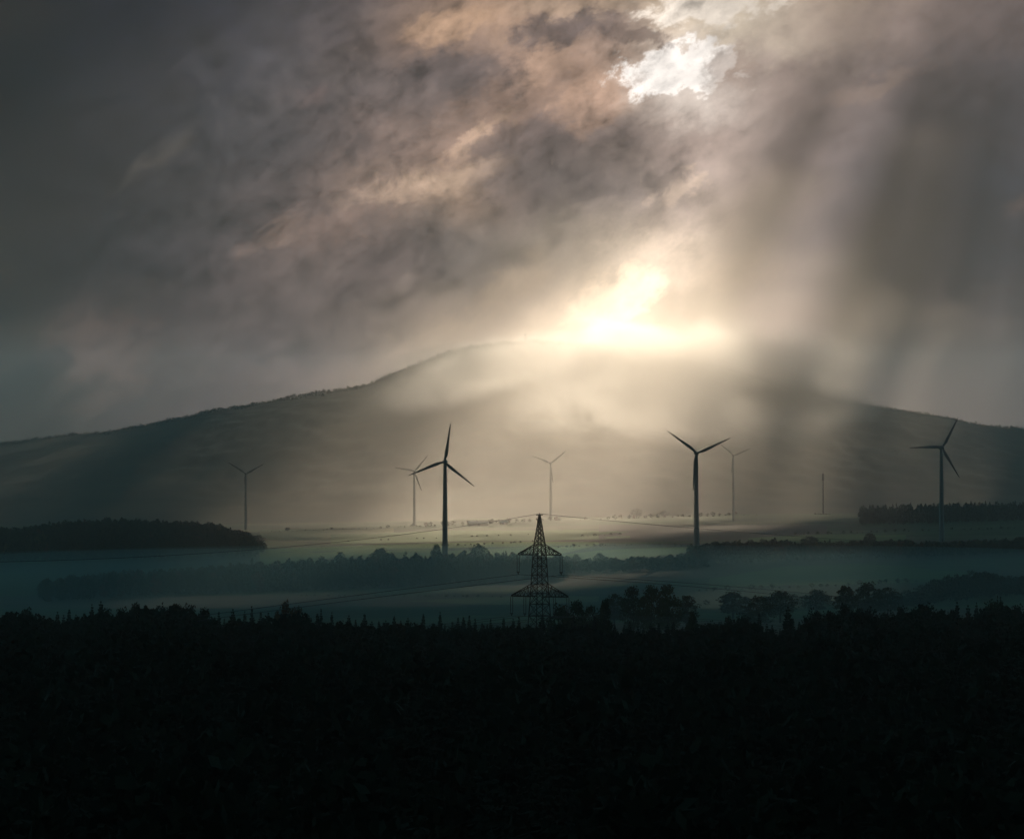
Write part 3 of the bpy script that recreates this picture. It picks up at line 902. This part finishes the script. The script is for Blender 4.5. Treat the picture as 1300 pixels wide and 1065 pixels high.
TURB = [  # px, hub row, Y, rotor angle (clockwise from up), yaw deg, label
 (565, 586, 2602, 9, -8, 'nearest wind turbine, dark three-bladed rotor, left of the pylon'),
 (884, 575, 2708, 66, 6, 'large dark wind turbine right of the pylon, one blade hanging down its tower'),
 (1195, 568, 2885, 29, 14, 'rightmost wind turbine, one blade level to the left, before the flat-topped wood'),
 (526, 598, 4915, 40, 8, 'pale distant wind turbine just left of the nearest turbine, blades overlapping'),
 (699, 588, 5104, 52, -6, 'pale distant wind turbine in the sunbeam straight above the pylon'),
 (312, 601, 4915, 62, 4, 'leftmost wind turbine, faint, behind the end of the left wood'),
 (931, 578, 4600, 68, 10, 'small pale wind turbine standing close behind the big turbine, on its right'),
]
proto = make_turbine()
for i, (px, row, Yd, ang_, yaw, lab) in enumerate(TURB):
    o = proto if i == 0 else copy_tree(proto)
    x, z = gz_px(px, Yd)
    hub = P(px, row, Yd)
    H = hub.z - z
    o.location = (hub.x, Yd, hub.z - 85)
    o.rotation_euler = (0, 0, math.radians(yaw))
    k_ = 0.84 if Yd == 4600 else 1.0          # the faint one is a smaller machine
    o.scale = (k_, k_, k_); o.location.z = hub.z - 85 * k_; H /= k_
    for ch in o.children:
        if ch.name.startswith('tower'):
            s = H / 84.8                      # tall or short tower, its foot on the ground
            ch.scale = (1, 1, s); ch.location = (0, 0, 85 * (1 - s))
        if ch.name.startswith('rotor_hub'):
            ch.rotation_euler = (0, math.radians(ang_), 0)
    tag(o, lab, 'wind turbine', 'wind turbines on the plain')

# ================================================================ lattice pylon
def bars(segs):
    V_, F_ = [], []
    for a, b, w in segs:
        a = Vector(a); b = Vector(b); d = (b - a).normalized()
        u = d.orthogonal().normalized(); v = d.cross(u)
        k = len(V_)
        for p in (a, b):
            for su, sv in ((-1, -1), (1, -1), (1, 1), (-1, 1)):
                V_.append(p + u * su * w / 2 + v * sv * w / 2)
        F_ += [(k, k + 1, k + 5, k + 4), (k + 1, k + 2, k + 6, k + 5), (k + 2, k + 3, k + 7, k + 6), (k + 3, k, k + 4, k + 7),
               (k + 3, k + 2, k + 1, k), (k + 4, k + 5, k + 6, k + 7)]
    return V_, F_


PYL = P(685, 653, 1000)
pz = gz_px(685, 1000)[1]
YAW = math.radians(-30)
pyl = empty('transmission_pylon', (PYL.x, 1000, pz), YAW)
tag(pyl, 'black lattice power pylon rising from the forest in the centre', 'pylon')
zz = lambda row: P(685, row, 1000).z - pz
ZT, ZU1, ZU0, ZL1, ZL0 = zz(653), zz(691), zz(704), zz(741), zz(757)


def hw(z):   # half width of the body
    return float(np.interp(z, [0, ZL0, ZL1, ZU0, ZU1, ZT], [3.9, 2.35, 2.15, 1.7, 1.45, 0.15]))


levels = [0]
while levels[-1] < ZT - 1.5:
    levels.append(levels[-1] + max(1.5, hw(levels[-1]) * 1.45))
levels[-1] = ZT
segs = []
cs = [(-1, -1), (1, -1), (1, 1), (-1, 1)]
for a, b in zip(levels, levels[1:]):
    wa, wb = hw(a), hw(b)
    for i in range(4):
        s, t = cs[i], cs[(i + 1) % 4]
        segs.append(((s[0] * wa, s[1] * wa, a), (s[0] * wb, s[1] * wb, b), .26))
        segs.append(((s[0] * wa, s[1] * wa, a), (t[0] * wb, t[1] * wb, b), .15))
        segs.append(((t[0] * wa, t[1] * wa, a), (s[0] * wb, s[1] * wb, b), .15))
        segs.append(((s[0] * wa, s[1] * wa, a), (t[0] * wa, t[1] * wa, a), .14))
v, f = bars(segs)
mesh_obj('lattice_body', v, f, M_STEEL, pyl)


def arm(z0, z1, L, n=5):
    segs = []
    for sx in (-1, 1):
        w0, w1 = hw(z0), hw(z1)
        tip = Vector((sx * L, 0, z0))
        lo = [Vector((sx * w0, sy * w0, z0)) for sy in (-1, 1)]
        hi = [Vector((sx * w1, sy * w1, z1)) for sy in (-1, 1)]
        for k in range(2):
            segs.append((lo[k], tip, .26)); segs.append((hi[k], tip + Vector((0, 0, .25)), .22))
            for j in range(n):
                a = lo[k].lerp(tip, j / n); b = hi[k].lerp(tip, j / n); a2 = lo[k].lerp(tip, (j + 1) / n); b2 = hi[k].lerp(tip, (j + 1) / n)
                if j: segs.append((a, b, .14))
                segs.append((a2 if j % 2 else a, b if j % 2 else b2, .14))
        for j in range(1, n):
            segs.append((lo[0].lerp(tip, j / n), lo[1].lerp(tip, j / n), .14))
            segs.append((lo[0].lerp(tip, j / n), lo[1].lerp(tip, min(1, (j + 1) / n)), .12))
    return bars(segs)


cY = math.cos(YAW)
LU, LL, LI = 27.5 * 1000 / F / cY, 36 * 1000 / F / cY, 19 * 1000 / F / cY
v, f = arm(ZU0, ZU1, LU); mesh_obj('crossarm', v, f, M_STEEL, pyl)
v, f = arm(ZL0, ZL1, LL, 6); mesh_obj('crossarm', v, f, M_STEEL, pyl)
v, f = bars([((-1.3, 0, ZT - .1), (1.3, 0, ZT - .1), .22), ((0, 0, ZT - .6), (0, 0, ZT + .5), .2)]); mesh_obj('earth_wire_bracket', v, f, M_STEEL, pyl)
ATT = {}
proto_i = None
for nm, x_, z_, L in (('ul', -LU, ZU0, 6.6), ('ur', LU, ZU0, 6.6), ('ll', -LL, ZL0, 6.3), ('lr', LL, ZL0, 6.3), ('il', -LI, ZL0, 6.3), ('ir', LI, ZL0, 6.3)):
    if proto_i is None:
        parts = []
        for o_ in (-.42, .42):
            prof = []
            for k in range(22):
                zc = -.35 - k * 5.2 / 22
                prof += [(.07, zc), (.19, zc - .08), (.07, zc - .14)]
            v, f = lathe([(.05, 0)] + prof + [(.05, -6.0)], 8)
            parts.append(([(x + o_, y, z) for x, y, z in v], f))
        parts.append(bars([((-.6, 0, -5.9), (.6, 0, -5.9), .22), ((-.42, 0, -5.9), (0, 0, -6.5), .18), ((.42, 0, -5.9), (0, 0, -6.5), .18), ((0, 0, -6.3), (0, 0, -6.8), .25)]))
        v, f = joined(parts)
        proto_i = mesh_obj('insulator', v, f, M_INS, pyl); q = proto_i
    else:
        q = proto_i.copy(); COL.objects.link(q); q.parent = pyl
    q.location = (x_ * .985, 0, z_ - .1)
    R3 = Matrix.Rotation(YAW, 3, 'Z')
    ATT[nm] = R3 @ Vector((x_ * .985, 0, z_ - 6.9)) + Vector((PYL.x, 1000, pz))
ATT['top'] = Vector((PYL.x, 1000, pz + ZT + .3))


def cable(label, att, left, right, r=.085):
    """left/right: control points (px,row,Y) away from the pylon"""
    def curve(ctrl):
        pts = [att] + [P(*c) for c in ctrl]
        d = [0]
        for a, b in zip(pts, pts[1:]): d.append(d[-1] + (b - a).length)
        # smooth Lagrange / quadratic through three points
        out = []
        n = 26
        for i in range(1, n + 1):
            s = d[-1] * i / n
            p = Vector((0, 0, 0))
            for j in range(len(pts)):
                w = 1.0
                for k in range(len(pts)):
                    if k != j: w *= (s - d[k]) / (d[j] - d[k])
                p += pts[j] * w
            out.append(p)
        return out
    L = curve(left)[::-1] + [att] + curve(right)
    v, f = tube(L, [r] * len(L), 5)
    tag(mesh_obj('power_line', v, f, M_WIRE, smooth=True), label, 'power line', 'power lines strung from the pylon')


yl, yr = 740, 1260
cable('thin earth wire running from the very tip of the pylon', ATT['top'], [(330, 697, 860), (-60, 714, 745)], [(900, 672, 1130), (1150, 690, 1270)], .07)
cable('conductor hung from the left end of the upper crossarm', ATT['ul'], [(487, 751, 925), (250, 782, 840)], [(860, 743, 1090), (1080, 766, 1240)])
cable('conductor hung from the right end of the upper crossarm', ATT['ur'], [(487, 757, 915), (250, 788, 825)], [(860, 739, 1070), (1090, 760, 1220)])
cable('conductor hung from the left end of the lower crossarm', ATT['ll'], [(500, 800, 930), (300, 825, 850)], [(860, 790, 1110), (1060, 812, 1240)])
cable('conductor hung from the inner left of the lower crossarm', ATT['il'], [(500, 803, 925), (300, 828, 845)], [(860, 788, 1105), (1060, 809, 1235)])
cable('conductor hung from the inner right of the lower crossarm', ATT['ir'], [(500, 806, 915), (300, 831, 835)], [(860, 786, 1095), (1060, 806, 1225)])
cable('conductor hung from the right end of the lower crossarm', ATT['lr'], [(500, 808, 910), (300, 834, 830)], [(860, 784, 1090), (1060, 803, 1215)])

# ================================================================ masts and barns
mb = P(1045, 600, 5200)
x, z = gz_px(1045, 5200)
mroot = empty('radio_mast', (x, 5200, z))
Hm = mb.z - z
v, f = lathe([(1.5, -3), (1.4, 0), (1.05, Hm * .78), (1.0, Hm * .8)], 14); mesh_obj('mast_shaft', v, f, M_STEEL, mroot, True)
v, f = lathe([(1.0, Hm * .8), (1.9, Hm * .81), (1.9, Hm * .97), (1.0, Hm * .98), (.25, Hm * .985), (.2, Hm * 1.04)], 14); mesh_obj('antenna_drum', v, f, M_STEEL, mroot, True)
v, f = bars([((-6, 0, 1.2), (6, 0, 1.2), 2.6)]); mesh_obj('equipment_cabin', v, f, M_WALL, mroot)
tag(mroot, 'thin grey radio mast standing alone on the plain between the turbines', 'mast')
x = (667 - 650) / F * CY; z = hill_z(x, CY - 5)
troot = empty('lookout_tower', (x, CY - 5, z))
v, f = bars([((-2, -2, -3), (-1.3, -1.3, 19), .9), ((2, -2, -3), (1.3, -1.3, 19), .9), ((2, 2, -3), (1.3, 1.3, 19), .9), ((-2, 2, -3), (-1.3, 1.3, 19), .9),
             ((-2, -2, 4), (1.3, -1.3, 14), .5), ((2, -2, 4), (-1.3, -1.3, 14), .5)])
mesh_obj('tower_frame', v, f, M_BARK, troot)
v, f = lathe([(3.0, 18), (3.0, 20.5), (3.4, 20.6), (.2, 24)], 8); mesh_obj('cabin', v, f, M_BARK, troot)
troot.scale = (1, 1, .95)
tag(troot, 'tiny dark lookout tower on top of the misty mountain', 'tower')


def barn(px, Yd, L, D, Hh, rz, lab):
    x, z = gz_px(px, Yd)
    r = empty('barn', (x, Yd, z), rz)
    h2 = Hh * .6
    V_ = [(-L / 2, -D / 2, -1), (L / 2, -D / 2, -1), (L / 2, D / 2, -1), (-L / 2, D / 2, -1), (-L / 2, -D / 2, h2), (L / 2, -D / 2, h2), (L / 2, D / 2, h2), (-L / 2, D / 2, h2),
          (-L / 2, 0, Hh), (L / 2, 0, Hh)]
    mesh_obj('wall', V_, [(0, 1, 5, 4), (2, 3, 7, 6), (1, 2, 6, 9, 5), (3, 0, 4, 8, 7)], M_WALL, r)
    e = .8
    V2 = [(-L / 2 - e, -D / 2 - e, h2 - .3), (L / 2 + e, -D / 2 - e, h2 - .3), (L / 2 + e, 0, Hh + .15), (-L / 2 - e, 0, Hh + .15), (-L / 2 - e, D / 2 + e, h2 - .3), (L / 2 + e, D / 2 + e, h2 - .3)]
    V2 = V2 + [(a, b, c + .3) for a, b, c in V2]
    mesh_obj('roof', V2, [(6, 7, 8, 9), (9, 8, 11, 10), (0, 3, 2, 1), (3, 4, 5, 2), (0, 1, 7, 6), (5, 4, 10, 11), (1, 2, 8, 7), (2, 5, 11, 8), (0, 6, 9, 3), (3, 9, 10, 4)], M_ROOF, r)
    mesh_obj('door', [(-2, -D / 2 - .1, 0), (2, -D / 2 - .1, 0), (2, -D / 2 - .1, h2 * .8), (-2, -D / 2 - .1, h2 * .8)], [(0, 1, 2, 3)], M_DOOR, r)
    tag(r, lab, 'barn')


barn(607, 4750, 32, 16, 8, .15, 'pale-roofed long barn in the hedge right of the nearest turbine')
barn(640, 4850, 12, 10, 6, -.3, 'small pale-roofed barn at the right end of the far hedge')

# ================================================================ unseen gobo added overhead (casts the shade, its shaped holes let the sun through)
HD = 4000.0
OFF = SD * (HD / SD.z)


def lit(x, y):
    """how open the gobo is for the sun reaching ground point x, y"""
    px = 650 + F * x / max(y, 500)
    def gs(a, b, s): return math.exp(-((a - b) / s) ** 2)
    v = float(np.interp(px, [-400, 100, 250, 400, 500, 600, 700, 780, 850, 950, 1050, 1150, 1250, 1600],
                        [.015, .022, .045, .17, .54, .76, .92, .84, .40, .25, .13, .06, .02, .01]))
    v *= 1 / (1 + math.exp(-(y - 3900) / 420))
    # sunlit fields
    v += 0.40 * gs(px, 590, 190) * gs(y, 3300, 420)
    v += 0.70 * gs(px, 790, 70) * gs(y, 2740, 110)
    v += 0.50 * gs(px, 610, 60) * gs(y, 2040, 55)
    v += 0.34 * gs(px, 1060, 90) * gs(y, 2360, 80)
    v += 0.22 * gs(px, 900, 120) * gs(y, 2080, 60)
    v *= 0.95 + 0.8 * fbm(x, y * .35, 420, 4)
    return v


random.seed(5)
cs_ = 55.0
VV, FF = [], []
x0, x1, y0, y1 = -2600.0, 2600.0, 1200.0, 9100.0
nx = int((x1 - x0) / cs_); ny = int((y1 - y0) / cs_)
zc = lambda i, j: 45 * math.sin(i * .9) * math.cos(j * .7) + 30 * math.sin(i * .31 + j * .23)
for j in range(ny + 1):
    for i in range(nx + 1):
        VV.append((x0 + i * cs_ + OFF.x, y0 + j * cs_ + OFF.y, HD + zc(i, j) * .3))
for j in range(ny):
    for i in range(nx):
        if lit(x0 + (i + .5) * cs_, y0 + (j + .5) * cs_) > random.random(): continue
        a = j * (nx + 1) + i
        FF.append((a, a + 1, a + nx + 2, a + nx + 1))
# solid surround of the gobo, keeps the rest in shade
def slab(xa, xb, ya, yb):
    k = len(VV)
    VV.extend([(xa, ya, HD), (xb, ya, HD), (xb, yb, HD), (xa, yb, HD)]); FF.append((k, k + 1, k + 2, k + 3))
bx0, bx1, by0, by1 = x0 + OFF.x, x0 + nx * cs_ + OFF.x, y0 + OFF.y, y0 + ny * cs_ + OFF.y
slab(-14000, bx0, -4000, by1); slab(bx1, 14000, -4000, by1); slab(bx0, bx1, -4000, by0)
M_GOBO = mat('gobo_underside', (0.35, 0.36, 0.38), 1.0, 0, 0.001, (0.25, 0.26, 0.28))
dk = mesh_obj('cloud_gobo', VV, FF, M_GOBO)
sm = dk.modifiers.new('thickness', 'SOLIDIFY'); sm.thickness = 3
tag(dk, 'unseen cloud gobo added high above the valley to shape the sunbeams', 'clouds', kind='stuff')

# ================================================================ haze and mist
FOGC = (0.50, 0.90, 1.0)
def vol_mat(name, dens, col, aniso):
    m_ = bpy.data.materials.new(name); m_.use_nodes = True
    t = m_.node_tree
    t.nodes.remove(t.nodes['Principled BSDF'])
    pv = t.nodes.new('ShaderNodeVolumePrincipled')
    pv.inputs['Density'].default_value = dens
    pv.inputs['Color'].default_value = (*col, 1)
    pv.inputs['Anisotropy'].default_value = aniso
    t.links.new(pv.outputs[0], t.nodes['Material Output'].inputs['Volume'])
    m_.cycles.homogeneous_volume = True
    return m_


def box(name, a, b, m_):
    V_ = [(x, y, z) for z in (a[2], b[2]) for x, y in ((a[0], a[1]), (b[0], a[1]), (b[0], b[1]), (a[0], b[1]))]
    return mesh_obj(name, V_, [(3, 2, 1, 0), (4, 5, 6, 7), (0, 1, 5, 4), (1, 2, 6, 5), (2, 3, 7, 6), (3, 0, 4, 7)], m_)


zmin = float(min(gv[:, 2].min(), hv[:, 2].min())) - 1.5
hz = box('haze', (-4260, -220, zmin), (4260, 9180, 455), vol_mat('haze', HAZE, (0.98, 0.95, 0.93), 0.72))
tag(hz, 'pale even haze filling the air over the whole valley', 'haze', kind='stuff')


def mist(name, label, c, hx_, hy_, hz_, dens, hetero, scale=0.006, thr=(0.42, 0.62), aniso=0.45, seed=0, tilt=0):
    """a bank of mist: lumpy body of fog, thinner towards its edge"""
    V_, F_ = [], []
    nu, nv = 48, 20
    for j in range(nv + 1):
        ph = math.pi * j / nv
        for i in range(nu):
            th = 2 * math.pi * i / nu
            d = Vector((math.sin(ph) * math.cos(th), math.sin(ph) * math.sin(th), math.cos(ph)))
            k = 1 + 0.22 * mnoise.fractal(d * 1.6 + Vector((seed, 0, 0)), 1, 2, 4)
            V_.append((d.x * hx_ * k, d.y * hy_ * k, d.z * hz_ * k))
    for j in range(nv):
        for i in range(nu):
            a = j * nu + i; b = j * nu + (i + 1) % nu
            F_.append((a, a + nu, b + nu, b))
    m_ = vol_mat(name + '_vapour', dens, (0.97, 0.98, 1.0) if hetero else FOGC, aniso)
    if hetero:
        m_.cycles.homogeneous_volume = False
        m_.cycles.volume_step_rate = 1.0
        h = G(m_.node_tree)
        t = h.node('ShaderNodeTexCoord')
        nz = h.noise(t.outputs['Object'], scale, 6, 0.62, 0.5)
        sc_ = h.node('ShaderNodeVectorMath', operation='MULTIPLY'); h.put(sc_.inputs[0], t.outputs['Object'])
        sc_.inputs[1].default_value = (1 / hx_, 1 / hy_, 1 / hz_)
        ln = h.node('ShaderNodeVectorMath', operation='LENGTH'); h.put(ln.inputs[0], sc_.outputs[0])
        fall = h.rng(ln.outputs['Value'], 0.35, 1.0, 1.0, 0.0)
        lump = h.rng(h.m('ADD', nz.outputs[0], h.m('MULTIPLY', fall, 0.16)), thr[0], thr[1] + 0.1)
        den = h.m('MULTIPLY', h.m('MULTIPLY', lump, fall), dens)
        pv = [n for n in m_.node_tree.nodes if n.type == 'PRINCIPLED_VOLUME'][0]
        h.put(pv.inputs['Density'], den)
    o = mesh_obj(name, V_, F_, m_)
    o.location = c; o.rotation_euler = (0, math.radians(tilt), 0)
    tag(o, label, 'mist', kind='stuff')
    return o


mist('mist_bank', 'bright sunlit mist bank hiding the right shoulder of the mountain', P(880, 488, 6500), 560, 330, 190, 0.0055, True, 0.0075, (0.47, 0.55))
mist('mist_bank', 'thin mist wisp drifting before the mountain crest left of the sunbeam', P(570, 485, 6700), 260, 180, 80, 0.005, True, 0.011, seed=4, tilt=-14)
mist('mist_bank', 'billowing mist crest rising over the ridge just right of the summit', P(815, 432, 6750), 190, 150, 52, 0.010, True, 0.013, (0.44, 0.54), seed=6, tilt=12)
mist('mist_bank', 'ragged mist bank hanging below the ridge on the right', P(1015, 505, 6300), 250, 170, 62, 0.010, True, 0.012, (0.45, 0.55), seed=8, tilt=10)
mist('mist_bank', 'thin bright mist veil over the summit of the mountain', P(655, 456, 6600), 360, 200, 80, 0.0065, True, 0.009, seed=2, tilt=-4)
# low fog lying in the valley between the forest and the turbines
mist('valley_fog', 'teal ground fog lying in the valley between the black forest and the turbines', (260, 2050, -68), 1050, 900, 33, 0.00075, False, aniso=0.3, seed=9)
